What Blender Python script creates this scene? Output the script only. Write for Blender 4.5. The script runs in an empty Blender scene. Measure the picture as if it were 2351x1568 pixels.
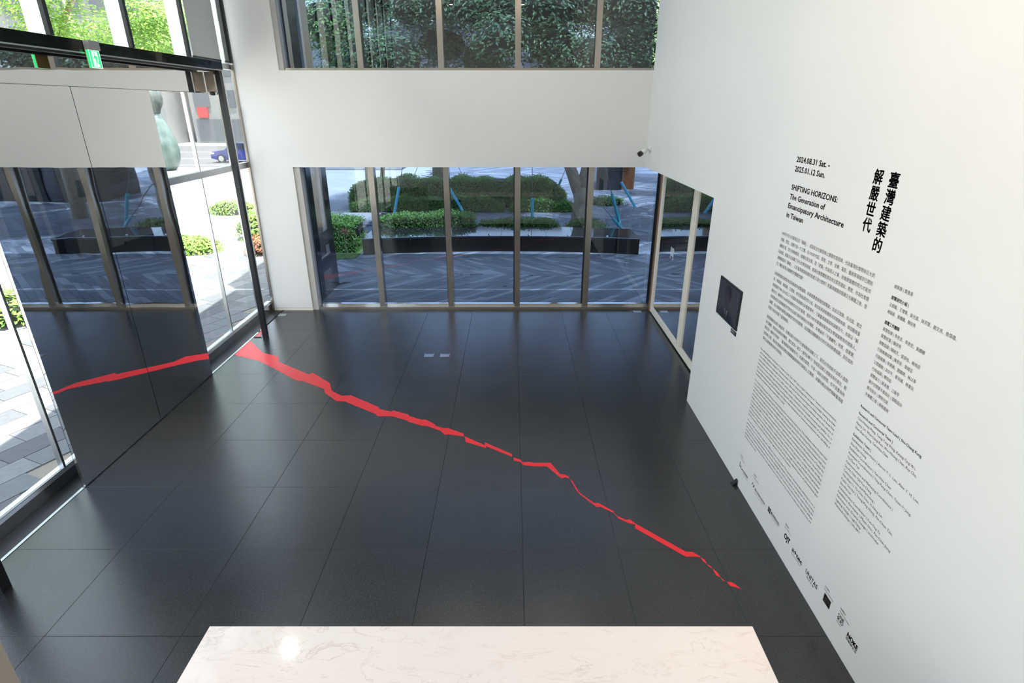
import bpy, math, random
from mathutils import Vector, Matrix
random.seed(7)
SC = bpy.context.scene
COL = SC.collection

# ------------------------------------------------------------------ camera
H = 4.2; FPX = 1296.18; PITCH = math.radians(22.538)
CP, SP = math.cos(PITCH), math.sin(PITCH)
cam_d = bpy.data.cameras.new('camera'); cam = bpy.data.objects.new('camera', cam_d); COL.objects.link(cam)
cam_d.sensor_width = 36.0; cam_d.lens = FPX / 2351 * 36; cam_d.clip_end = 400
cam.location = (0, 0, H); cam.rotation_euler = (math.pi / 2 - PITCH, 0, 0)
SC.camera = cam

# ------------------------------------------------------------------ world, sun, exposure
SC.view_settings.view_transform = 'Standard'; SC.view_settings.look = 'None'
SC.view_settings.exposure = 0.08; SC.view_settings.gamma = 1.0; SC.view_settings.use_curve_mapping = False
W = bpy.data.worlds.new('world'); SC.world = W; W.use_nodes = True
wn = W.node_tree.nodes; wl = W.node_tree.links
bg = wn['Background']
sky = wn.new('ShaderNodeTexSky'); sky.sky_type = 'NISHITA'; sky.sun_disc = False
sky.sun_elevation = math.radians(62); sky.sun_rotation = math.radians(80); sky.air_density = 1.6; sky.dust_density = 3.0; sky.altitude = 10
hz = wn.new('ShaderNodeHueSaturation'); hz.inputs['Saturation'].default_value = .55
wl.new(sky.outputs[0], hz.inputs['Color']); wl.new(hz.outputs[0], bg.inputs[0]); bg.inputs[1].default_value = 0.92

def light(name, kind, loc, energy, color=(1, 1, 1), **kw):
    d = bpy.data.lights.new(name, kind); d.energy = energy; d.color = color
    aim = kw.pop('aim', None)
    for k, v in kw.items(): setattr(d, k, v)
    o = bpy.data.objects.new(name, d); COL.objects.link(o); o.location = loc
    if aim is not None:
        o.rotation_euler = (Vector(aim) - Vector(loc)).to_track_quat('-Z', 'Y').to_euler()
    return o
light('sun', 'SUN', (0, 0, 30), 20.0, (1, .95, .87), angle=math.radians(.6), aim=(-4.2, 4.0, 0))
# ceiling downlights of the lobby
for i, (lx, ly) in enumerate([(-4.4, 8.0), (-1.2, 9.6), (1.0, 9.6), (-3.4, 6.2), (-1.2, 6.2), (1.0, 6.2), (-3.0, 2.6), (-.9, 2.6), (1.2, 2.6), (-2.4, -1.2), (.4, -1.2)]):
    light('downlight', 'AREA', (lx, ly, 7.9), 16 if ly > 3 else 26, (1, .96, .90) if ly > 3 else (1, .80, .62), shape='DISK', size=.13)
for i, (lx, ly, e) in enumerate([(.7, 4.6, 110), (.7, 3.1, 150), (.7, 1.8, 150)]):
    light('wash_or_fill_spot', 'SPOT', (lx, ly, 7.7), e * .78, (1, .68, .45), spot_size=math.radians(70), spot_blend=.9, shadow_soft_size=.06, aim=(2.71, ly - .1, 3.2))

light('wash_or_fill_spot', 'SPOT', (-3.2, 4.4, 7.7), 760, (1, .94, .88), spot_size=math.radians(50), spot_blend=.9, shadow_soft_size=.06, aim=(-4.6, 11.95, 1.4))  # added fill spot, brightens the white column from the front
light('wash_or_fill_spot', 'SPOT', (-1.4, 4.4, 7.7), 100, (1, .96, .92), spot_size=math.radians(60), spot_blend=.9, shadow_soft_size=.06, aim=(-1.2, 11.95, 3.6))  # added fill spot for the white band of the back wall

# ------------------------------------------------------------------ pixel helpers (2351 x 1568 frame)
def ray(x, y):
    a = (x - 1175.5) / FPX; b = -(y - 784) / FPX
    return (a, CP + b * SP, -SP + b * CP)
def on_x(x, y, X): d = ray(x, y); t = X / d[0]; return Vector((X, d[1] * t, H + d[2] * t))
def on_y(x, y, Y): d = ray(x, y); t = Y / d[1]; return Vector((d[0] * t, Y, H + d[2] * t))
def on_z(x, y, Z=0): d = ray(x, y); t = (Z - H) / d[2]; return Vector((d[0] * t, d[1] * t, Z))

# ------------------------------------------------------------------ mesh helpers
class MB:
    def __init__(s): s.v = []; s.f = []; s.m = []
    def add(s, vs, fs, mi=0):
        o = len(s.v); s.v += [tuple(q) for q in vs]; s.f += [tuple(i + o for i in q) for q in fs]; s.m += [mi] * len(fs); return s
    def box(s, x0, x1, y0, y1, z0, z1, mi=0):
        return s.add([(x0,y0,z0),(x1,y0,z0),(x1,y1,z0),(x0,y1,z0),(x0,y0,z1),(x1,y0,z1),(x1,y1,z1),(x0,y1,z1)],
                     [(3,2,1,0),(4,5,6,7),(0,1,5,4),(1,2,6,5),(2,3,7,6),(3,0,4,7)], mi)
    def bevbox(s, x0, x1, y0, y1, z0, z1, b=.004):
        # box with a chamfered top edge
        vs = [(x0,y0,z0),(x1,y0,z0),(x1,y1,z0),(x0,y1,z0),(x0,y0,z1-b),(x1,y0,z1-b),(x1,y1,z1-b),(x0,y1,z1-b),
              (x0+b,y0+b,z1),(x1-b,y0+b,z1),(x1-b,y1-b,z1),(x0+b,y1-b,z1)]
        return s.add(vs, [(3,2,1,0),(8,9,10,11),(0,1,5,4),(1,2,6,5),(2,3,7,6),(3,0,4,7),(4,5,9,8),(5,6,10,9),(6,7,11,10),(7,4,8,11)])
    def prism(s, poly, z0, z1, mi=0):
        n = len(poly)
        a = sum(poly[i][0]*poly[(i+1)%n][1]-poly[(i+1)%n][0]*poly[i][1] for i in range(n))
        if a < 0: poly = poly[::-1]
        vs = [(p[0],p[1],z0) for p in poly] + [(p[0],p[1],z1) for p in poly]
        return s.add(vs, [tuple(range(n))[::-1], tuple(range(n, 2*n))] + [(i,(i+1)%n,n+(i+1)%n,n+i) for i in range(n)], mi)
    def extrude(s, pts, off):
        n = len(pts); off = Vector(off)
        vs = [Vector(p) for p in pts] + [Vector(p)+off for p in pts]
        return s.add(vs, [tuple(range(n))[::-1], tuple(range(n,2*n))] + [(i,(i+1)%n,n+(i+1)%n,n+i) for i in range(n)])
    def tube(s, pts, rad, n=10, cap=True):
        pts = [Vector(p) for p in pts]
        rad = rad if isinstance(rad, (list, tuple)) else [rad]*len(pts)
        rings = []
        ref = Vector((0,0,1))
        d0 = (pts[1]-pts[0]).normalized()
        if abs(d0.dot(ref)) > .95: ref = Vector((1,0,0))
        vs = []
        for i, p in enumerate(pts):
            d = (pts[min(i+1,len(pts)-1)]-pts[max(i-1,0)]).normalized()
            u = d.cross(ref).normalized(); w = u.cross(d).normalized()
            for k in range(n):
                a = 2*math.pi*k/n; vs.append(p + (u*math.cos(a)+w*math.sin(a))*rad[i])
        fs = []
        for i in range(len(pts)-1):
            for k in range(n):
                fs.append((i*n+k, i*n+(k+1)%n, (i+1)*n+(k+1)%n, (i+1)*n+k))
        if cap: fs += [tuple(range(n))[::-1], tuple(range((len(pts)-1)*n, len(pts)*n))]
        return s.add(vs, fs)
    def lathe(s, prof, c, n=28):
        vs = []; fs = []
        for r, z in prof:
            for k in range(n):
                a = 2*math.pi*k/n; vs.append((c[0]+r*math.cos(a), c[1]+r*math.sin(a), c[2]+z))
        for i in range(len(prof)-1):
            for k in range(n): fs.append((i*n+k, i*n+(k+1)%n, (i+1)*n+(k+1)%n, (i+1)*n+k))
        fs += [tuple(range(n))[::-1], tuple(range((len(prof)-1)*n, len(prof)*n))]
        return s.add(vs, fs)
WLOC = {}
def obj(name, mb, mat, parent=None, smooth=False, origin=None):
    xs = [v[0] for v in mb.v]; ys = [v[1] for v in mb.v]; zs = [v[2] for v in mb.v]
    c = Vector(origin) if origin else Vector(((min(xs)+max(xs))/2, (min(ys)+max(ys))/2, min(zs)))
    me = bpy.data.meshes.new(name)
    me.from_pydata([(v[0]-c.x, v[1]-c.y, v[2]-c.z) for v in mb.v], [], mb.f)
    mats = mat if isinstance(mat, (list, tuple)) else [mat]
    for m in mats: me.materials.append(m)
    if len(mats) > 1: me.polygons.foreach_set('material_index', mb.m)
    if smooth: me.polygons.foreach_set('use_smooth', [True]*len(me.polygons))
    me.update()
    o = bpy.data.objects.new(name, me); COL.objects.link(o)
    if parent is not None:
        o.parent = parent; o.location = c - WLOC[parent.name]
    else: o.location = c
    WLOC[o.name] = c
    return o
def tag(o, label, cat, group=None, kind=None):
    o['label'] = label; o['category'] = cat
    if group: o['group'] = group
    if kind: o['kind'] = kind
    return o
def struct(o, label=None):
    o['kind'] = 'structure'
    if label: o['label'] = label
    return o
def thing(name, loc, label, cat, group=None):
    e = bpy.data.objects.new(name, None); COL.objects.link(e); e.location = loc; e.empty_display_size = .1
    WLOC[e.name] = Vector(loc)
    return tag(e, label, cat, group)
def sempty(name, loc, label=None):
    e = bpy.data.objects.new(name, None); COL.objects.link(e); e.location = loc; WLOC[e.name] = Vector(loc)
    return struct(e, label)

# ------------------------------------------------------------------ materials
def mat(name, base=(.5,.5,.5), rough=.5, metal=0, ior=1.45, spec=None, emit=None, estr=0, coat=0):
    m = bpy.data.materials.new(name); m.use_nodes = True
    p = m.node_tree.nodes['Principled BSDF']
    p.inputs['Base Color'].default_value = (*base, 1); p.inputs['Roughness'].default_value = rough
    p.inputs['Metallic'].default_value = metal; p.inputs['IOR'].default_value = ior
    if spec is not None: p.inputs['Specular IOR Level'].default_value = spec
    if coat: p.inputs['Coat Weight'].default_value = coat; p.inputs['Coat Roughness'].default_value = .03
    if emit: p.inputs['Emission Color'].default_value = (*emit, 1); p.inputs['Emission Strength'].default_value = estr
    return m
def P(m): return m.node_tree.nodes['Principled BSDF']
def node(m, t, **kw):
    n = m.node_tree.nodes.new(t)
    for k, v in kw.items(): setattr(n, k, v)
    return n
def link(m, a, b): m.node_tree.links.new(a, b)
def coords(m, scale=(1,1,1), space='Object'):
    if space == 'World':
        g = node(m, 'ShaderNodeNewGeometry'); src = g.outputs['Position']
    else:
        g = node(m, 'ShaderNodeTexCoord'); src = g.outputs[space]
    mp = node(m, 'ShaderNodeMapping'); mp.inputs['Scale'].default_value = scale
    link(m, src, mp.inputs[0]); return mp.outputs[0]
def ramp(m, fac, stops):
    r = node(m, 'ShaderNodeValToRGB'); e = r.color_ramp.elements
    while len(e) < len(stops): e.new(.5)
    for k, (p, c) in enumerate(stops): e[k].position = p; e[k].color = (*c, 1)
    link(m, fac, r.inputs[0]); return r.outputs[0]
def noise(m, vec, scale, detail=3, rough=.5, dist=0):
    n = node(m, 'ShaderNodeTexNoise'); n.inputs['Scale'].default_value = scale; n.inputs['Detail'].default_value = detail
    n.inputs['Roughness'].default_value = rough; n.inputs['Distortion'].default_value = dist
    link(m, vec, n.inputs['Vector']); return n.outputs['Fac']
def bump(m, fac, strength, dist=.01):
    b = node(m, 'ShaderNodeBump'); b.inputs['Strength'].default_value = strength; b.inputs['Distance'].default_value = dist
    link(m, fac, b.inputs['Height']); link(m, b.outputs[0], P(m).inputs['Normal']); return b
def noisy(name, c1, c2, scale, rough=.6, bstr=0, bdist=.01, space='World', detail=4, metal=0, spec=None, lo=.35, hi=.65):
    m = mat(name, c1, rough, metal, spec=spec); v = coords(m, space=space); f = noise(m, v, scale, detail)
    link(m, ramp(m, f, [(lo, c1), (hi, c2)]), P(m).inputs['Base Color'])
    if bstr: bump(m, f, bstr, bdist)
    return m

M = {}
M['wall'] = noisy('white_wall_paint', (.675,.672,.66), (.69,.685,.672), 1.2, .62, .04, .002)
M['ceiling'] = mat('white_ceiling_paint', (.70,.695,.68), .7)
# floor stone
def stone_tile():
    m = mat('black_granite_tile', (.02,.021,.023), .36, spec=1.0)
    v = coords(m, space='World')
    f = noise(m, v, 105, 3, .75); g = noise(m, v, 2.2, 3, .5)
    oi = node(m, 'ShaderNodeObjectInfo')
    base = ramp(m, f, [(.34, (.005,.0055,.006)), (.58, (.017,.018,.020)), (.72, (.075,.078,.083))])
    hv = node(m, 'ShaderNodeHueSaturation'); link(m, base, hv.inputs['Color'])
    mr = node(m, 'ShaderNodeMapRange'); mr.inputs[3].default_value = .92; mr.inputs[4].default_value = 1.1
    link(m, oi.outputs['Random'], mr.inputs[0]); link(m, mr.outputs[0], hv.inputs['Value'])
    link(m, hv.outputs[0], P(m).inputs['Base Color'])
    rr = node(m, 'ShaderNodeMapRange'); rr.inputs[3].default_value = .20; rr.inputs[4].default_value = .30
    link(m, g, rr.inputs[0]); link(m, rr.outputs[0], P(m).inputs['Roughness'])
    bump(m, f, .20, .0025)
    return m
M['tile'] = stone_tile()
M['joint'] = mat('dark_tile_joint', (.012,.012,.012), .9)
M['red'] = mat('red_vinyl_film', (.76,.022,.03), .34, spec=.5)
def wavy_metal(name, col, rough, s1, st, dist=.02):
    m = mat(name, col, rough, 1.0); v = coords(m, (1,.6,.35), 'World'); f = noise(m, v, s1, 2.0, .45)
    bump(m, f, st, dist); return m
M['mirror'] = wavy_metal('polished_mirror_steel', (.76,.765,.76), .015, 1.8, .16, .02)
M['steel'] = wavy_metal('polished_stainless_steel', (.72,.73,.74), .09, 4, .25, .01)
M['finsteel'] = wavy_metal('satin_steel_fin', (.42,.44,.46), .16, 5, .5, .02)
M['brushed'] = mat('brushed_aluminium', (.55,.56,.57), .32, 1.0)
M['blackmirror'] = mat('black_polished_steel', (.05,.05,.052), .06, 1.0, coat=.6)
M['black'] = mat('black_paint', (.012,.012,.013), .4)
M['darkmetal'] = mat('dark_anodised_metal', (.03,.032,.035), .3, .6)
M['taupe'] = mat('taupe_polished_aluminium', (.36,.33,.295), .16, .8)
M['jamb'] = mat('grey_painted_jamb', (.42,.41,.39), .5)
M['cream'] = mat('cream_painted_frame', (.72,.68,.60), .5)
M['bronze'] = mat('bronze_panel', (.36,.30,.24), .35, .5)
M['partition'] = mat('beige_partition_paint', (.42,.38,.32), .6)
def glass(name, tint, fscale=1.0, rough=0.0):
    m = bpy.data.materials.new(name); m.use_nodes = True; nt = m.node_tree; nt.nodes.clear()
    out = node(m, 'ShaderNodeOutputMaterial'); mix = node(m, 'ShaderNodeMixShader')
    tr = node(m, 'ShaderNodeBsdfTransparent'); tr.inputs[0].default_value = (*[math.sqrt(c) for c in tint], 1)
    gl = node(m, 'ShaderNodeBsdfGlossy'); gl.inputs['Roughness'].default_value = rough; gl.inputs[0].default_value = (1,1,1,1)
    fr = node(m, 'ShaderNodeFresnel'); fr.inputs[0].default_value = 1.5
    ge = node(m, 'ShaderNodeNewGeometry'); s = node(m, 'ShaderNodeMath', operation='SUBTRACT'); s.inputs[0].default_value = 1
    link(m, ge.outputs['Backfacing'], s.inputs[1])
    mu = node(m, 'ShaderNodeMath', operation='MULTIPLY'); link(m, fr.outputs[0], mu.inputs[0]); link(m, s.outputs[0], mu.inputs[1])
    m2 = node(m, 'ShaderNodeMath', operation='MULTIPLY'); link(m, mu.outputs[0], m2.inputs[0]); m2.inputs[1].default_value = fscale; m2.use_clamp = True
    tc = node(m, 'ShaderNodeNewGeometry'); n = node(m, 'ShaderNodeTexNoise'); n.inputs['Scale'].default_value = 1.1; n.inputs['Detail'].default_value = 1
    link(m, tc.outputs['Position'], n.inputs['Vector'])
    b = node(m, 'ShaderNodeBump'); b.inputs['Strength'].default_value = .06; b.inputs['Distance'].default_value = .02
    link(m, n.outputs['Fac'], b.inputs['Height']); link(m, b.outputs[0], gl.inputs['Normal'])
    link(m, m2.outputs[0], mix.inputs[0]); link(m, tr.outputs[0], mix.inputs[1]); link(m, gl.outputs[0], mix.inputs[2])
    link(m, mix.outputs[0], out.inputs[0]); return m
M['glass'] = glass('clear_glass', (.90,.93,.92), 1.0)
M['blueglass'] = glass('blue_tinted_glass', (.165,.23,.345), 1.7)
M['doorglass'] = glass('dark_tinted_glass', (.07,.08,.10), 3.6)

# ================================================================== STRUCTURE
RW = 2.71; BY = 11.95; FX = -5.42; CZ = 8.2; NY = -4.0
# ---- floor: base slab and single tiles
floor = struct(obj('floor', MB().box(FX-.1, 6.2, NY, 12.3, -.3, -.012), M['joint']), 'black granite tile floor of the lobby')
xs = [-5.10, -4.02, -2.845, -1.86, -.875, .11, 1.09, 2.075, 3.06]
ys = [-3.71 + 1.0318*k for k in range(0, 16)] + [12.0]
proto = {}
for i in range(len(xs)-1):
    for j in range(len(ys)-1):
        if ys[j+1] < 0.4: continue
        x0, x1, y0, y1 = xs[i]+.0013, xs[i+1]-.0013, ys[j]+.0013, ys[j+1]-.0013
        key = (round(x1-x0,3), round(y1-y0,3)); c = Vector(((x0+x1)/2, (y0+y1)/2, -.012))
        if key not in proto:
            o = obj('tile', MB().bevbox(x0,x1,y0,y1,-.012,0,.0015), M['tile'], floor); proto[key] = o
        else:
            o = proto[key].copy(); COL.objects.link(o); o.location = c - WLOC['floor']
# ---- ceiling and shell behind the camera
struct(obj('ceiling', MB().box(-5.7, 6.2, NY, 12.35, CZ, CZ+.3), M['ceiling']), 'white ceiling of the double height lobby')
struct(obj('wall_rear', MB().box(FX-.1, RW+.4, NY-.2, NY, -.3, CZ), M['wall']), 'white wall behind the reception desk')
# ---- right wall with the door recess
wr = MB()
wr.box(RW, RW+.35, NY, 7.735, 0, CZ).box(RW, RW+.35, 7.735, BY, 3.075, CZ)
struct(obj('wall_right', wr, M['wall']), 'white wall carrying the exhibition text')
# ---- back wall: column, band
wb = MB()
wb.box(-5.31, -4.455, BY, 12.05, .06, CZ)
wb.box(-4.455, RW, BY, 12.05, 3.072, 4.852)
struct(obj('wall_back', wb, M['wall']), 'white column and wide white band between the lower and upper windows')
struct(obj('baseboard_back', MB().box(-5.31, -4.45, BY-.004, 12.05, 0, .055), M['cream']), 'thin cream skirting under the white column')
struct(obj('trim_1', MB().box(-5.36, -5.31, BY-.02, 12.05, 0, CZ), M['taupe']), 'slim taupe strip beside the white column')
# ---- lower back window
MX = [-2.905, -1.36, .115, 1.635]
w1 = sempty('window_1', (-.6, 12.15, 0), 'row of tall blue tinted panes in taupe frames')
obj('window_frame', MB().box(-4.455, -4.33, 11.98, 12.22, 0, 3.072), M['jamb'], w1)
obj('window_frame', MB().box(3.06, 3.16, 12.0, 12.22, 0, 3.3), M['darkmetal'], w1)
obj('window_sill', MB().box(-4.33, 3.06, 12.0, 12.22, 0, .055), M['taupe'], w1)
obj('window_head', MB().box(-4.33, 3.06, 12.05, 12.22, 3.072, 3.16), M['taupe'], w1)
for x in MX: obj('mullion', MB().box(x-.06, x+.06, 12.03, 12.23, .055, 3.072), M['taupe'], w1)
ed = [-4.33] + MX + [3.06]
for a, b in zip(ed[:-1], ed[1:]):
    l, r = (a + .06 if a in MX else a), (b - .06 if b in MX else b)
    obj('pane', MB().box(l, r, 12.15, 12.17, .10, 3.072), M['blueglass'], w1)
    obj('glazing_bead', MB().box(l, r, 12.12, 12.20, .055, .10), M['steel'], w1)
    obj('seal', MB().box(r-.022, r, 12.135, 12.185, .10, 3.072), M['black'], w1)
# ---- upper back window
w2 = sempty('window_2', (-.8, 12.15, 4.85), 'row of upper panes looking into tree crowns')
obj('window_frame', MB().box(-4.455, -4.36, 11.97, 12.22, 4.852, CZ), M['jamb'], w2)
obj('window_sill', MB().box(-4.36, RW, 12.0, 12.22, 4.80, 4.895), M['taupe'], w2)
for x in MX: obj('mullion', MB().box(x-.055, x+.055, 12.03, 12.23, 4.895, CZ), M['taupe'], w2)
ed = [-4.36] + MX + [RW]
for a, b in zip(ed[:-1], ed[1:]):
    l, r = (a + .055 if a in MX else a), (b - .055 if b in MX else b)
    obj('pane', MB().box(l, r, 12.15, 12.17, 4.895, CZ), M['blueglass'], w2)
# ---- left glass facade
FINS = [10.15 - 1.48*k for k in range(-1, 10)]
w3 = sempty('window_3', (FX, 5, 0), 'full height clear glass facade on the street side')
obj('window_sill', MB().box(FX-.06, FX+.05, NY, 12.05, 0, .15), M['steel'], w3)
obj('sill_cap', MB().box(FX-.08, FX+.015, NY, 12.05, .15, .185), M['brushed'], w3)
obj('transom', MB().box(FX-.05, FX+.05, NY, 12.05, 3.06, 3.17), M['brushed'], w3)
obj('transom', MB().box(FX-.05, FX+.05, NY, 12.05, 4.86, 4.95), M['brushed'], w3)
edges = sorted([NY] + FINS + [12.05])
for y in FINS:
    obj('mullion', MB().box(FX-.03, FX+.03, y-.016, y+.016, .185, 4.86), M['brushed'], w3)
    obj('fin', MB().box(FX, FX+.20, y-.02, y+.02, 4.95, CZ), M['finsteel'], w3)
    obj('fin_edge', MB().box(FX+.20, FX+.25, y-.03, y+.03, 4.95, CZ), M['black'], w3)
for a, b in zip(edges[:-1], edges[1:]):
    for z0, z1 in ((.185, 3.06), (3.17, 4.86), (4.95, CZ)):
        obj('pane', MB().box(FX-.01, FX+.01, a+.022, b-.022, z0, z1), M['glass'], w3)
# floor channel along the entrance
obj('floor_track', MB().box(FX+.05, -5.14, 3.9, 12.0, -.012, -.002), M['black'], floor)
obj('track_rail', MB().box(-5.14, -5.105, 3.9, 10.6, -.012, .004), M['brushed'], floor)
# ---- right hand glass doors in the recess
d1 = sempty('door_1', (3.1, 10, 0), 'dark glass door leaves in cream painted frames')
DX0, DX1 = 3.06, 3.13
obj('door_rail', MB().box(DX0, DX1, 8.2, 11.84, .03, .15), M['cream'], d1)
obj('stile', MB().box(DX0, DX1, 11.70, 11.84, .15, 3.05), M['cream'], d1)
obj('stile', MB().box(DX0, DX1, 9.46, 9.71, .15, 3.05), M['cream'], d1)
obj('stile', MB().box(DX0, DX1, 8.05, 8.2, .03, 3.05), M['cream'], d1)
obj('glazing_stop', MB().box(DX0-.012, DX0, 9.51, 9.55, .15, 3.05), M['cream'], d1)
obj('glazing_stop', MB().box(DX0-.012, DX0, 9.64, 9.67, .15, 3.05), M['cream'], d1)
obj('pane', MB().box(DX0+.02, DX0+.04, 9.71, 11.70, .15, 3.05), M['doorglass'], d1)
obj('pane', MB().box(DX0+.02, DX0+.04, 8.2, 9.46, .15, 3.05), M['doorglass'], d1)
struct(obj('wall_recess', MB().box(3.9, 4.0, 7.4, 12.0, 0, 3.3).box(3.06, 4.0, 7.4, 8.05, 0, 3.3), M['black']), 'dark space behind the glass doors')  # black walls stand in for the dark room behind the doors
struct(obj('trim_2', MB().box(3.06, 3.12, 11.86, 11.98, 0, 3.3), mat('warm_brown_wood', (.28,.13,.045), .45)), 'brown wood strip beside the glass door')
struct(obj('trim_3', MB().box(RW+.36, 4.0, 7.4, 12.0, 3.3, 3.4), M['black']), 'dark soffit above the glass doors')

# ================================================================== ENTRANCE PORTAL
PX = -4.85
t = thing('entrance_portal', (PX-.1, 7.15, 0), 'tall polished portal frame with black posts and black header around the mirror doors', 'door frame')
for y in (10.33, 4.015):
    pe = PX+.03 if y > 7 else PX+.10
    obj('post', MB().box(PX-.05, pe, y-.05, y+.05, 0, 4.76), M['darkmetal'], t)
    obj('post_edge', MB().box(PX-.075, PX-.05, y-.045, y+.045, 0, 4.76), M['steel'], t)
    obj('side_glass', MB().box(-5.10, PX-.075, y-.006, y+.006, .012, 4.42), M['glass'], t)
    obj('floor_channel', MB().box(-5.10, PX-.075, y-.012, y+.012, 0, .012), M['darkmetal'], t)
    s = 1 if y > 7 else -1
    obj('end_panel', MB().box(-5.085, PX-.05, min(y, y-.03*s), max(y, y-.03*s), 4.43, 4.74), M['bronze'], t)
obj('header', MB().box(PX-.03, PX+.03, 3.9, 10.43, 4.76, 4.895), M['blackmirror'], t)
obj('header_edge', MB().box(PX+.03, PX+.034, 3.9, 10.43, 4.757, 4.772), M['brushed'], t)
obj('header_top', MB().box(-5.38, PX-.03, 3.9, 10.43, 4.86, 4.895), M['black'], t)
obj('header_channel', MB().box(PX-.12, PX-.03, 3.93, 10.38, 4.74, 4.78), M['black'], t)
obj('transom_panel', MB().box(-5.125, -5.10, 3.98, 10.33, 4.425, 4.80), M['mirror'], t)
obj('light_leak_strip', MB().box(-5.17, -5.146, 3.98, 10.33, 4.42, 4.80), M['darkmetal'], t)  # dark strip added to block the light leak above the doors
obj('sensor', MB().lathe([(.03,0),(.045,.012),(.045,.05),(.02,.06)], (PX-.13, 10.25, 4.38), 14), M['black'], t)
for (a, b, lab) in ((5.572, 7.137, 'mirror polished door leaf on the reception desk side'), (7.147, 8.67, 'mirror polished door leaf on the white column side')):
    d = thing('mirror_door', (-5.11, (a+b)/2, 0), lab, 'door', 'mirror door leaves of the entrance')
    obj('door_panel', MB().box(-5.13, -5.10, a, b, .012, 4.42), M['mirror'], d)
    obj('bottom_rail', MB().box(-5.14, -5.105, a, b, 0.004, .012), M['black'], d)
    obj('door_back', MB().box(-5.145, -5.13, a+.01, b-.01, .012, 4.415), M['darkmetal'], d)
# exit sign
M['exitg'] = mat('exit_green', (.02,.55,.18), .4, emit=(.02,.62,.2), estr=.9)
M['exitw'] = mat('exit_white', (.85,.9,.86), .4, emit=(.8,1,.88), estr=.9)
M['exitback'] = mat('exit_back_film', (.30,.19,.05), .4)
ex = thing('exit_sign', (PX+.06, 7.2, 4.9), 'small green emergency exit sign hanging from the black header', 'exit sign')
ey0, ey1, ez0, ez1 = 7.13, 7.31, 4.615, 4.80
obj('bracket', MB().box(PX+.036, PX+.10, ey0, ey1, 4.80, 4.895), mat('grey_bracket', (.2,.21,.21), .5, .3), ex)
pl = obj('panel', MB().box(PX+.045, PX+.075, ey0, ey1, ez0, ez1), M['exitg'], ex)
obj('back_plate', MB().box(PX+.037, PX+.045, ey0, ey1, ez0, ez1), M['exitback'], ex)
fx = PX+.0755
def yz(pts): return [(fx, ey0+u*(ey1-ey0), ez0+v*(ez1-ez0)) for u, v in pts]
def face_part(name, polys, mt, parent, off):
    mb = MB()
    for p in polys: mb.extrude([(q[0]+off, q[1], q[2]) for q in yz(p)], (.0008, 0, 0))
    return obj(name, mb, mt, parent)
face_part('doorway', [[(.24,.07),(.76,.07),(.76,.93),(.24,.93)]], M['exitw'], pl, 0)
face_part('rim', [[(0,0),(1,0),(1,.03),(0,.03)],[(0,.97),(1,.97),(1,1),(0,1)],[(0,0),(.03,0),(.03,1),(0,1)],[(.97,0),(1,0),(1,1),(.97,1)]], M['exitw'], pl, 0)
circ = [(.47+.06*math.cos(a*.524), .80+.062*math.sin(a*.524)) for a in range(12)]
face_part('running_figure', [circ, [(.44,.72),(.60,.70),(.64,.46),(.50,.42)], [(.44,.72),(.36,.58),(.28,.56),(.28,.50),(.40,.51),(.50,.66)],
    [(.60,.70),(.70,.60),(.74,.50),(.70,.47),(.64,.56),(.56,.62)], [(.50,.44),(.64,.46),(.76,.30),(.88,.29),(.88,.23),(.72,.23)], [(.50,.44),(.58,.44),(.56,.26),(.48,.10),(.41,.12),(.48,.28)]], M['exitg'], pl, .0006)

# grey roller blind behind the upper left pane
bl = thing('roller_blind', (-5.33, 10.85, 5.0), 'grey mesh roller blind behind the upper pane beside the white column', 'blind')
obj('fabric', MB().box(-5.335, -5.33, 10.55, 11.52, 5.0, CZ-.1), noisy('grey_blind_mesh', (.48,.50,.49), (.58,.60,.59), 60, .9), bl)
obj('bottom_bar', MB().box(-5.345, -5.32, 10.55, 11.52, 4.97, 5.0), M['darkmetal'], bl)

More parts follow.
